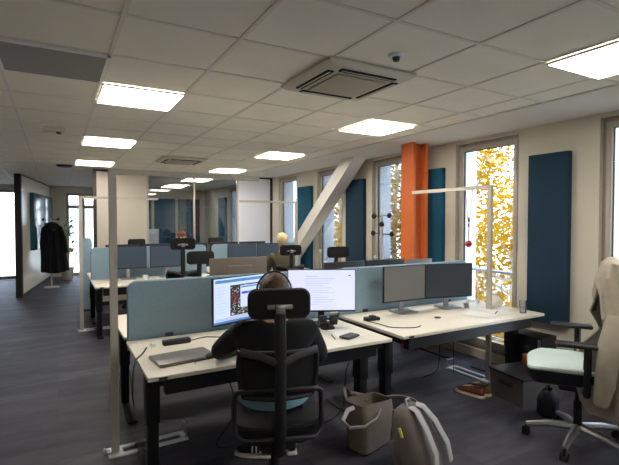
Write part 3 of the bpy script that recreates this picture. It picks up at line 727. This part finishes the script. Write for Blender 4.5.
        so = MB().loft([ring(-.093, .027, .02), ring(-.078, .038, .022), ring(0, .04, .022), ring(.07, .047, .022), ring(.14, .045, .022), ring(.19, .024, .022)]).build('sole', 'white', s)
        if P.get('stripes'):
            q = MB()
            for k in range(3):
                for s_ in (-1, 1):
                    q.box(tuple(a+d*(.0+.028*k)+sd*s_*.041+Vector((0, 0, z0-a.z+.058))), (.009, .010, .055), rot=(0, 0, math.degrees(math.atan2(d.y, d.x))))
            tag(q.build('stripes', 'white', s, smooth=False), kind='stuff')
    return t
POSE = dict(pelvis=(0, 0, .60), neck=(.015, .09, 1.075), head=(.02, .17, 1.20), face=(0, 1, -.14), shl=(-.19, .06, .99), shr=(.22, .06, .99),
            ell=(-.335, .36, .80), wrl=(-.12, .55, .775), hl=(0, .62, .76), elr=(.315, .20, .79), wrr=(.24, .44, .785), hr=(.22, .6, .77),
            hpl=(-.09, .05, .57), hpr=(.10, .05, .57), knl=(-.14, .46, .53), knr=(.16, .47, .53), anl=(-.04, .52, .095), anr=(.17, .58, .095), ftl=(-.9, .3), band=1, stripes=1)
pm = person('person in a black sweater with headphones, seated at the front desk seen from behind', (1.09, 2.36, 0), -20, 'sweater', 'hair', POSE)
MB().tube([(.205*math.cos(R(a)), -.0+.165*math.sin(R(a)), .655-.02*math.sin(R(a-180))) for a in range(180, 361, 12)], .02, n=8, flat=(.024, .006), up=(0, 0, 1)).build('shirt_hem', 'seatblue', pm)
P2 = dict(pelvis=(0, 0, .58), neck=(0, .03, 1.09), head=(0, .05, 1.235), face=(0, 1, -.1), shl=(-.18, .03, 1.02), shr=(.18, .03, 1.02),
          ell=(-.24, .18, .82), wrl=(-.14, .40, .79), hl=(-.1, .55, .77), elr=(.24, .18, .82), wrr=(.14, .40, .79), hr=(.1, .55, .77),
          hpl=(-.09, .05, .57), hpr=(.09, .05, .57), knl=(-.12, .46, .53), knr=(.12, .46, .53), anl=(-.1, .5, .095), anr=(.1, .5, .095))
P3 = dict(P2); P3.update(neck=(.0, .03, 1.17), head=(0.0, .05, 1.33), shl=(-.20, .03, 1.08), shr=(.16, .03, 1.08))
person('blond person in an olive top, seated in the back cluster, back to the camera', (3.14, 6.40, 0), 8, 'olive', 'hairblond', P3)
person('auburn-haired person in dark clothes facing the camera at the glass partition', (2.15, 8.98, 0), 178, 'navy', 'hairred', P3)

# ------------------------------------------------------------- aluminium hanging frames
def post_frame(loc, rz, lab, mirror=1, rods=False):
    t = thing('display_stand', lab, 'stand', loc, rz, 'slim aluminium post frames')
    MB().span((-.025, -.015, .012), (.025, .015, 1.975)).build('post', 'frame', t, smooth=False)
    MB().span((-.025, -.015, 1.975), (1.12, .015, 2.012)).build('top_bar', 'frame', t, smooth=False)
    f = MB()
    f.span((-.05, -.075, 0), (.50, -.035, .012)); f.span((-.05, .035, 0), (.50, .075, .012)); f.span((-.05, -.035, 0), (.05, .035, .012)); f.span((.46, -.035, 0), (.50, .035, .012))
    f.build('foot_plate', 'whitemetal', t, smooth=False)
    w = MB()
    w.tube([(-.03, -.02, .015), (-.07, -.04, .03), (-.075, 0, .035), (-.07, .04, .03), (-.03, .02, .015)], .006, n=6)
    w.tube([(.48, -.06, .015), (.50, -.06, .09), (.50, .06, .09), (.48, .06, .015)], .006, n=6)
    w.build('wire_loop', 'steel', t)
    return t
post_frame((.347, 3.42, 0), 2, 'tall aluminium post frame at the aisle end of the front desks')
post_frame((.32, 7.50, 0), 2, 'distant aluminium post frame at the aisle end of the back desks')
post_frame((3.86, 3.10, 0), 91, 'aluminium post frame by the window with a red ball hanging from it')
post_frame((3.97, 7.56, 0), 178, 'aluminium post frame beyond the white brace')
t = thing('hanging_ornament', 'small red ball on a string hanging from the aluminium frame', 'ornament', (3.85, 3.36, 0))
MB().sph((0, 0, 1.40), .036).build('ball', 'red', t)
MB().tube([(-.0, -.05, 2.0), (0, -.01, 1.62), (0, 0, 1.43)], .003, n=6).tube([(0, .05, 2.0), (0, .01, 1.62), (0, 0, 1.43)], .003, n=6).sph((0, 0, 1.66), (.008, .008, .03)).sph((0, 0, 1.60), (.007, .007, .02)).build('string', 'string', t)

# ------------------------------------------------------------- coat stands, plant
def coat_stand(loc, lab, knob, h, seed):
    random.seed(seed)
    t = thing('coat_stand', lab, 'coat stand', loc)
    MB().cyl((0, 0, .02), (0, 0, h), .017, n=12).build('pole', 'frame', t)
    MB().cyl((0, 0, 0), (0, 0, .02), .17, n=28).build('base', 'frame', t)
    for z, a in ((h-.02, 10), (h-.15, 50), (h-.27, 100), (h-.03, 190), (h-.14, 230), (h-.28, 290)):
        d = Vector((math.cos(R(a)), math.sin(R(a)), 0)); p = Vector((0, 0, z))
        k = MB().cyl(p, p+d*.15, .006, n=8).build('peg', 'blackmetal', t)
        MB().sph(tuple(p+d*.16), (.035, .035, .038), 12, 8).build('knob', knob, k)
    return t
coat_stand((3.98, 5.0, 0), 'coat stand with round black knobs in front of the window left of the orange column', 'blackplastic', 1.74, 1)
coat_stand((-.11, 12.75, 0), 'coat stand at the end of the aisle carrying a long black coat', 'slabframe', 1.70, 2)
t = thing('coat', 'long black coat hanging on the stand at the end of the aisle', 'coat', (-.09, 12.72, 0), 8)
def cring(z, wx, wy, cx=0, cy=0, n=28, fold=.03, ph=0):
    return [(cx+math.cos(2*math.pi*k/n)*wx*(1+fold*math.sin(7*2*math.pi*k/n+ph)), cy+math.sin(2*math.pi*k/n)*wy*(1+fold*2*math.sin(9*2*math.pi*k/n+ph)), z+.02*math.sin(2*math.pi*k/n*2+ph)) for k in range(n)]
MB().loft([cring(1.60, .05, .05), cring(1.57, .13, .08, fold=.06), cring(1.45, .21, .11, fold=.1, ph=.5), cring(1.1, .25, .13, fold=.12, ph=1), cring(.75, .26, .14, .03, fold=.14, ph=1.3), cring(.38, .28, .14, .05, fold=.15, ph=1.6)]).build('coat_body', 'coatblack', t)
MB().tube([(.17, -.05, 1.50), (.25, -.09, 1.2), (.30, -.10, .85)], [.05, .055, .045], n=10).build('sleeve', 'coatblack', t)
MB().tube([(-.05, -.09, 1.56), (0, -.12, 1.50), (.05, -.09, 1.56)], .02, n=8).build('collar', 'coatblack', t)
t = thing('potted_plant', 'tall pale leafy plant beside the far wall behind the coat', 'plant', (.26, 14.2, 0))
MB().cyl((0, 0, 0), (0, 0, .35), .13, .17, n=24).build('pot', 'pot', t)
st = MB(); lf = MB(); random.seed(8)
for k in range(4):
    a = R(90*k+20); e = Vector((math.cos(a)*.14, math.sin(a)*.14, 1.1+.2*k)); st.tube([(0, 0, .33), (e.x*.4, e.y*.4, .7), e], [.016, .012, .009], n=6)
    for j in range(16):
        b = random.uniform(0, 2*math.pi); el = random.uniform(-.5, .9); L_ = random.uniform(.22, .38)
        d = Vector((math.cos(b)*math.cos(el), math.sin(b)*math.cos(el), math.sin(el))); s_ = e-Vector((0, 0, random.uniform(0, .5))); w_ = d.cross(Vector((0, 0, 1))).normalized()*.05
        m1_ = s_+d*L_*.5+Vector((0, 0, .03)); tip = s_+d*L_-Vector((0, 0, .06))
        lf.quad(s_, m1_+w_, tip, m1_-w_)
st.build('stem', 'bark', t); lf.build('leaves', 'leaf', t, smooth=False)

# ------------------------------------------------------------- things on the desks
DZ = .7405
t = thing('laptop', 'closed grey laptop on the left half of the front desk', 'laptop', (.72, 2.98, DZ), 6)
MB().span((-.19, -.12, 0), (.19, .12, .014), bev=.004).build('base', 'laptop', t); MB().span((-.188, -.118, .0145), (.188, .118, .021), bev=.003).build('lid', 'laptop', t)
o = MB().box((0, 0, .018), (.20, .055, .035), bev=.006).build('docking_station', 'blackplastic'); o.location = (.765, 3.36, DZ); o.rotation_euler = (0, 0, R(3)); tag(o, 'narrow black docking bar at the foot of the divider behind the laptop', 'docking station')
t = thing('mouse', 'small dark wired mouse in front of the closed laptop', 'mouse', (.885, 2.90, DZ), -60)
MB().sph((0, 0, .016), (.03, .05, .018)).build('shell', 'greyplastic', t)
MB().tube([(0, -.05, .006), (-.02, -.12, .004), (.01, -.16, .004)], .002, n=6).build('cable', 'greyplastic', t)
def cable(pts, lab, r=.004, m='blackplastic'):
    P_ = [Vector(p) for p in pts]; out = []
    for i in range(len(P_)-1):
        a = P_[max(0, i-1)]; b = P_[i]; c_ = P_[i+1]; d = P_[min(len(P_)-1, i+2)]
        for k in range(6):
            u = k/6; out.append(.5*((2*b)+(-a+c_)*u+(2*a-5*b+4*c_-d)*u*u+(-a+3*b-3*c_+d)*u**3))
    out.append(P_[-1]); o = MB().tube(out, r, n=6).build('cable', m); return tag(o, lab, 'cable')
cable([(.55, 3.34, .745), (.5, 3.2, .745), (.43, 3.05, .735), (.40, 2.95, .60), (.42, 3.02, .45), (.44, 3.2, .42), (.46, 3.5, .55)], 'black cable looping over the left edge of the front desk', .005)
cable([(.88, 3.38, .746), (1.0, 3.42, .746), (1.12, 3.36, .746), (1.22, 3.45, .746)], 'black cable from the docking bar to the left monitor')
cable([(.92, 3.02, .745), (1.02, 3.12, .745), (1.06, 3.25, .745), (1.15, 3.35, .745)], 'black cable from the laptop towards the left monitor', .003)
cable([(2.42, 3.3, .746), (2.45, 3.1, .746), (2.47, 2.95, .746), (2.62, 2.86, .746), (2.72, 2.88, .746)], 'black cable curving over the corner of the window-side desk')
cable([(1.0, 2.9, .6), (1.05, 2.9, .35), (.95, 3.0, .1), (1.1, 3.1, .006), (1.3, 3.2, .006)], 'black cable hanging below the front desk', .004)
cable([(2.3, 3.2, .6), (2.1, 3.1, .4), (2.0, 3.0, .15), (1.9, 3.1, .006), (1.75, 3.2, .006)], 'black cable under the right end of the front desk', .004)
cable([(3.55, 3.4, .65), (3.5, 3.42, .4), (3.45, 3.4, .1), (3.35, 3.5, .006)], 'thin cable hanging beneath the window-side desk', .004)
cable([(3.5, 3.4, .65), (3.62, 3.4, .5), (3.7, 3.42, .35), (3.68, 3.4, .006)], 'second thin cable beneath the window-side desk', .003)
t = thing('webcam', 'black round camera on a stand below the right lit monitor', 'webcam', (1.98, 3.20, DZ), -20)
MB().cyl((0, 0, 0), (0, 0, .014), .06, n=24).build('foot', 'blackplastic', t); MB().cyl((0, 0, .014), (0, 0, .05), .01).build('stem', 'blackplastic', t)
MB().cyl((-.075, 0, .075), (-.02, 0, .075), .042, n=20).cyl((.02, 0, .075), (.075, 0, .075), .042, n=20).cyl((-.03, 0, .095), (.03, 0, .095), .018, n=12).build('body', 'blackplastic', t)
MB().sph((0, -.018, .10), .012, 10, 8).build('lens', 'steel', t)
t = thing('wallet', 'dark wallet lying on the right end of the front desk', 'wallet', (1.98, 2.88, DZ), 20)
MB().span((-.075, -.045, 0), (.075, .045, .02), bev=.006).build('body', 'greyplastic', t); MB().span((-.075, -.047, .008), (.075, -.0455, .012)).build('edge', 'blackplastic', t, smooth=False)
t = thing('power_hub', 'black plug block on the left corner of the window-side desk', 'power hub', (2.50, 3.28, DZ), -10)
MB().span((-.07, -.035, 0), (.07, .035, .03), bev=.006).build('body', 'blackplastic', t); MB().span((-.02, -.03, .03), (.03, .02, .045), bev=.004).build('plug', 'blackplastic', t)
o = MB().cyl((0, 0, 0), (0, 0, .006), .03, n=20).build('cable_grommet', 'blackplastic'); o.location = (3.1, 3.06, DZ); tag(o, 'small black disc on the middle of the window-side desk', 'cable grommet')
t = thing('desk_clock', 'small white square gadget at the foot of the window-side monitor', 'clock', (3.66, 3.22, DZ), -10)
MB().box((0, 0, .035), (.075, .012, .07), rot=(-15, 0, 0), bev=.004).build('body', 'white', t); MB().box((0, -.008, .037), (.055, .004, .05), rot=(-15, 0, 0)).build('display', 'screenoffsheen', t, smooth=False)
t = thing('drinking_glass', 'clear glass half full of water near the right end of the desk', 'glass', (3.98, 2.80, DZ))
MB().loft([[(math.cos(a)*r, math.sin(a)*r, z) for a in [2*math.pi*k/20 for k in range(20)]] for r, z in ((.026, .003), (.029, .003), (.034, .125), (.031, .125), (.027, .008))]).build('tumbler', 'water', t)
MB().cyl((0, 0, .009), (0, 0, .06), .0265, .0285, n=20).build('water', 'water', t)
for k, (x, y_, rz, lab) in enumerate(((3.55, 2.95, 12, 'white paper sheet lying by the window-side desk\'s front edge'), (3.82, 2.98, -8, 'white paper sheet beside the drinking glass'), (3.78, 3.2, 25, 'crumpled-looking paper sheet under the window-side monitor'), (2.02, 3.0, -12, 'blank sheets on the right end of the front desk'))):
    mb = MB(); n = 6
    g_ = [[(-.105+.21*i/n, -.148+.296*j/n, .001+.0015*math.sin(i*1.3+k)*math.cos(j+k)+.0015) for i in range(n+1)] for j in range(n+1)]
    mb.loft(g_, cap=False, closed=False); o = mb.build('paper_sheet', 'paper', solid=.001); o.location = (x, y_, DZ); o.rotation_euler = (0, 0, R(rz)); tag(o, lab, 'paper', 'loose sheets on the desks')
for x, y_, rz, lab, m in ((3.76, 2.93, 30, 'black pen lying on the sheet by the drinking glass', 'blackplastic'), (1.86, 2.93, 70, 'thin pen beside the dark wallet', 'greyplastic')):
    t = thing('pen', lab, 'pen', (x, y_, DZ+.0105), rz); MB().cyl((-.07, 0, 0), (.05, 0, 0), .0045, n=10).build('barrel', m, t); MB().cyl((.05, 0, 0), (.07, 0, 0), .0045, .001, n=10).build('tip', 'steel', t)
t = thing('eyeglasses', 'thin dark eyeglasses lying near the window end of the desk', 'eyeglasses', (4.0, 3.35, DZ+.002), 30)
q = MB()
for s in (-1, 1): q.tube([(s*.035+math.cos(R(a))*.027, 0, .022+math.sin(R(a))*.02) for a in range(0, 360, 30)], .002, n=6, closed=True); q.tube([(s*.062, 0, .03), (s*.064, .1, .024), (s*.06, .14, .005)], .002, n=6)
q.tube([(-.01, 0, .025), (0, 0, .029), (.01, 0, .025)], .002, n=6); q.build('frame', 'blackplastic', t)
t = thing('paper_bag', 'crumpled white plastic bag on the desk against the window', 'bag', (4.05, 3.18, DZ), 10); random.seed(12)
mb = MB(); n = 18; rings = []
for j, (r, z) in enumerate(((.07, 0), (.085, .03), (.075, .07), (.05, .10), (.03, .115), (.045, .14))): rings.append([(math.cos(2*math.pi*i/n)*r*random.uniform(.8, 1.15), math.sin(2*math.pi*i/n)*r*.8*random.uniform(.8, 1.15), z+random.uniform(0, .008)) for i in range(n)])
mb.loft(rings); mb.build('body', 'paper', t)
o = MB().span((-.02, -.015, 0), (.02, .015, .03), bev=.005).build('power_plug', 'white'); o.location = (.60, 3.36, DZ); tag(o, 'tiny white plug left of the black docking bar', 'plug')
# items on the back desks
t = thing('mug', 'small white mug below the monitor on the back aisle desk', 'mug', (1.16, 7.1, DZ))
MB().loft([[(math.cos(a)*r, math.sin(a)*r, z) for a in [2*math.pi*k/20 for k in range(20)]] for r, z in ((.035, 0), (.038, .09), (.034, .09), (.032, .01))]).build('body', 'white', t); MB().tube([(.036, 0, .075), (.06, 0, .06), (.06, 0, .03), (.036, 0, .018)], .005, n=6).build('handle', 'white', t)
t = thing('felt_screen', 'narrow free-standing dark teal screen left of the beige partition', 'screen', (.49, 9.2, 0))
MB().prism(rrect(.16, 1.30, .05, 4, 0, .68), -.02, .02).build('panel', 'divider', t); MB().span((-.1, -.12, 0), (.1, .12, .03), bev=.005).build('foot', 'greyplastic', t)
t = thing('stand_board', 'pale board on a stand behind the glass partition', 'screen', (1.95, 12.6, 0), 20)  # plain pale board on a floor stand
MB().span((-.02, -.05, 0), (.05, .05, 1.1)).span((-.3, -.2, 0), (.35, .2, .03)).build('stand', 'whitemetal', t, smooth=False); MB().span((-.45, -.07, .95), (.5, -.045, 1.42), bev=.004).build('board', 'whiteboard', t)

# ------------------------------------------------------------- floor things
# tote bag
t = thing('tote_bag', 'open taupe canvas tote bag on the floor beside the backpack', 'bag', (1.98, 2.62, 0), 12)
mb = MB()
def tr(z, w, d, k=0): return [(x_+.01*math.sin(9*x_+k), y_+.012*math.sin(8*x_+k), z+(.02*math.cos(14*x_+k) if k else 0)) for x_, y_ in rrect(w, d, .04, 4)]
mb.loft([tr(.004, .26, .15), tr(.02, .30, .18), tr(.15, .32, .20), tr(.27, .34, .21), tr(.35, .33, .19, 1)], cap=False); mb.bm.faces.new([v for v in list(mb.bm.verts)[:24]][::-1]) if len(mb.bm.verts) >= 24 else None
mb.build('bag_body', 'tote', t, solid=.006)
MB().tube([(-.15, .0, .33), (-.25, -.02, .34), (-.34, -.06, .31), (-.34, -.12, .28), (-.22, -.15, .26), (-.08, -.13, .27), (.0, -.10, .30)], .012, n=8, flat=(.016, .008)).build('handle', 'strap', t)
for s in (1,):
    MB().tube([(-.09, s*.095, .30), (-.12, s*.11, .33), (-.20 if s < 0 else -.1, s*.16, .38 if s > 0 else .30), (-.13 if s < 0 else 0, s*.25, .36 if s > 0 else .27), (.0, s*.19, .34 if s > 0 else .26), (.07, s*.13, .32), (.09, s*.10, .28)], .012, n=8, flat=(.016, .007)).build('handle', 'tote', t)
# backpack leaning, straps towards the window
t = thing('backpack', 'grey backpack with light shoulder straps standing on the floor', 'backpack', (2.05, 2.10, 0), -156)
T_ = Matrix.Rotation(R(20), 4, 'X')
def xf(p): return tuple(T_ @ Vector(p))
mb = MB(); prof = [(0.01, .13, .09), (.05, .15, .105), (.18, .16, .115), (.32, .15, .10), (.41, .125, .08), (.46, .08, .05), (.475, .03, .02)]
mb.loft([[xf((x_, y_, z)) for x_, y_ in rrect(w*2, d*2, min(w, d)*.75, 4)] for z, w, d in prof]); mb.build('main_bag', 'pack', t)
mb = MB(); mb.loft([[xf((x_, -.11+y_, z)) for x_, y_ in rrect(w*2, d*2, d*.9, 3)] for z, w, d in ((.03, .10, .03), (.07, .115, .045), (.22, .115, .045), (.27, .09, .03))]); mb.build('front_pocket', 'pack', t)
for s in (-1, 1):
    MB().tube([xf((s*.035, .06, .455)), xf((s*.05, .10, .43)), xf((s*.075, .14, .33)), xf((s*.095, .165, .18)), xf((s*.12, .14, .06))], .02, n=10, flat=(.03, .008), up=(1, 0, 0)).build('shoulder_strap', 'strap', t)
MB().tube([xf((-.03, .03, .465)), xf((-.025, .03, .50)), xf((.025, .03, .50)), xf((.03, .03, .465))], .008, n=8).build('grab_handle', 'strap', t)
MB().box(xf((.152, -.0, .34)), (.012, .02, .06), rot=(20, 0, 0), bev=.003).build('reflective_tab', 'reflect', t)
MB().tube([xf((.12, .14, .06)), xf((.17, .20, .05)), xf((.2, .2, .0))], .005, n=6).build('loose_webbing', 'blackplastic', t)
# clear bin
t = thing('waste_bin', 'clear plastic waste bin on the floor behind the tote bag', 'bin', (2.32, 2.69, 0))
MB().loft([[(math.cos(a)*r, math.sin(a)*r, z) for a in [2*math.pi*k/28 for k in range(28)]] for r, z in ((.11, .002), (.14, .22), (.155, .225), (.135, .218), (.105, .008))]).build('bucket', 'bin', t)
MB().tube([(math.cos(R(a))*.15, math.sin(R(a))*.15, .226) for a in range(0, 360, 15)], .004, n=6, closed=True).build('rim', 'strap', t)
# shoes
def shoe(loc, rz, lab):
    t = thing('shoe', lab, 'shoe', loc, rz, 'brown shoes under the window-side desk')
    def ring(y_, w, z1, z0=.02): return [(x_*w, y_, z0+z_*z1) for x_, z_ in ((-1, 0), (-1, .5), (-.55, .95), (0, 1), (.55, .95), (1, .5), (1, 0))]
    u = MB().loft([ring(-.13, .022, .05), ring(-.115, .034, .075), ring(-.04, .036, .08), ring(.03, .042, .06), ring(.10, .044, .045), ring(.145, .02, .02)]).build('upper', 'shoebrown', t, sub=1)
    MB().loft([ring(-.135, .025, .022, 0), ring(-.12, .037, .022, 0), ring(-.03, .038, .022, 0), ring(.06, .048, .022, 0), ring(.11, .046, .022, 0), ring(.152, .022, .022, 0)]).build('sole', 'sole', t)
    l = MB()
    for k in range(4): l.tube([(-.022, .005+k*.02, .083-k*.006), (0, .008+k*.02, .093-k*.007), (.022, .005+k*.02, .083-k*.006)], .003, n=6)
    l.build('laces', 'sole', t)
    MB().loft([[(x_*.026, y_*.04-.07, .094) for x_, y_ in rrect(2, 2, .9, 4)], [(x_*.02, y_*.032-.07, .085) for x_, y_ in rrect(2, 2, .9, 4)]]).build('collar', 'coatlining', t)
    return t
s1 = shoe((3.41, 2.93, 0), 12, 'brown shoe with cream sole, left one of the pair under the desk')
copy_thing(s1, (3.53, 2.94, 0), -4, 'brown shoe with cream sole, right one of the pair under the desk')
# charcoal crate with lid
t = thing('storage_crate', 'charcoal plastic storage crate on the floor under the right end of the desk', 'crate', (3.53, 2.47, 0), -8)
mb = MB()
mb.loft([[(x_, y_, z) for x_, y_ in ((0+i, 0+i, ), (.52-i, 0+i), (.52-i, .40-i), (0+i, .40-i))] for z, i in ((0, .015), (.24, 0))]); mb.build('body', 'crate', t)
MB().span((-.008, -.008, .24), (.528, .408, .262), bev=.004).build('lid', 'cratelid', t)
q = MB().span((-.004, .12, .15), (.002, .28, .19), bev=.002); q.build('grip', 'cratelid', t)
t = thing('computer_case', 'black computer case with a silver edge strip against the window wall', 'computer case', (4.20, 2.70, 0))
MB().span((-.06, .0, 0), (.18, .36, .49), bev=.004).build('case', 'blackplastic', t); MB().span((-.065, .012, .03), (-.0605, .042, .47)).build('silver_strip', 'steel', t, smooth=False)
MB().cyl((-.0605, .16, .36), (-.0655, .16, .36), .03, n=20).build('round_logo', 'greyplastic', t)
o = MB().span((-.03, -.05, 0), (.03, .05, .09), bev=.006).build('wooden_block', 'wood'); o.location = (3.96, 2.72, .2625); tag(o, 'small reddish wooden block on the crate before the black computer case', 'wooden block')
t = thing('leather_satchel', 'flat brown leather satchel on the crate behind the mint seat', 'bag', (3.86, 2.50, .2625), 12)
MB().span((-.16, -.05, 0), (.18, .08, .085), bev=.03, seg=4).build('body', 'shoebrown', t); MB().tube([(-.12, 0, .08), (0, -.02, .12), (.12, 0, .08)], .008, n=8).build('strap', 'shoebrown', t)
t = thing('cardboard_box', 'brown cardboard box on the floor behind the chair with the coat', 'box', (3.95, 1.45, 0), 0)
MB().span((0, 0, 0), (.36, .66, .30)).build('carton', 'cardboard', t, smooth=False); MB().span((.0, -.002, .298), (.17, .662, .304)).span((.19, -.002, .298), (.36, .662, .304)).build('flap', 'cardboard', t, smooth=False)
t = thing('duffel_bag', 'black bag on the floor behind the mint office chair base', 'bag', (3.62, 2.30, 0), 20)
MB().loft([[(x_, y_, z) for x_, y_ in rrect(w, d, .05, 4)] for z, w, d in ((.002, .16, .12), (.03, .20, .15), (.14, .20, .15), (.20, .16, .10), (.22, .10, .04))]).build('body', 'coatlining', t)
MB().tube([(-.05, 0, .21), (-.03, 0, .26), (.03, 0, .26), (.05, 0, .21)], .008, n=8).build('handle', 'blackplastic', t)
# coat draped over the mint chair back (chair frame: origin 3.56,2.06 rot 60)
t = thing('coat', 'beige wool coat with navy lining draped over the back of the mint office chair', 'coat', (3.30, 1.94, 0), 35); t.scale = (1.12, 1.12, 1.03)
def dr(z, wx, wy, cy, gap, ph=0, n=36, fold=.05):
    out = []
    for k in range(n+1):
        a = 90+gap+(360-2*gap)*k/n; a = R(a)
        out.append((math.cos(a)*wx*(1+fold*math.sin(6*a+ph)), cy+math.sin(a)*wy*(1+fold*1.6*math.sin(8*a+ph)), z+.015*math.sin(3*a+ph)))
    return out
mb = MB()
mb.loft([dr(1.335, .02, .02, -.26, 2), dr(1.328, .12, .06, -.26, 4), dr(1.30, .19, .085, -.26, 6), dr(1.20, .20, .12, -.265, 12, .3, fold=.08), dr(1.08, .23, .15, -.28, 22, .6, fold=.12), dr(.94, .28, .17, -.29, 40, 1, fold=.14), dr(.80, .31, .19, -.30, 55, 1.2, fold=.15), dr(.66, .32, .24, -.28, 42, 1.6, fold=.16), dr(.50, .31, .26, -.27, 30, 1.9, fold=.17), dr(.38, .29, .24, -.28, 34, 2.2, fold=.18), dr(.29, .26, .20, -.30, 40, 2.5, fold=.20)], cap=False, closed=False)
mb.build('coat_body', ['coat'], t, solid=.012)
MB().tube([(-.24, -.22, .98), (-.30, -.18, .80), (-.31, -.16, .55), (-.27, -.15, .42)], [.05, .06, .055, .045], n=12).build('sleeve', 'coat', t)
MB().loft([dr(1.0, .18, .06, -.255, 4), dr(.80, .22, .07, -.255, 4, .4), dr(.62, .22, .07, -.26, 4, .8)], cap=False, closed=False).build('lining', 'coatlining', t)
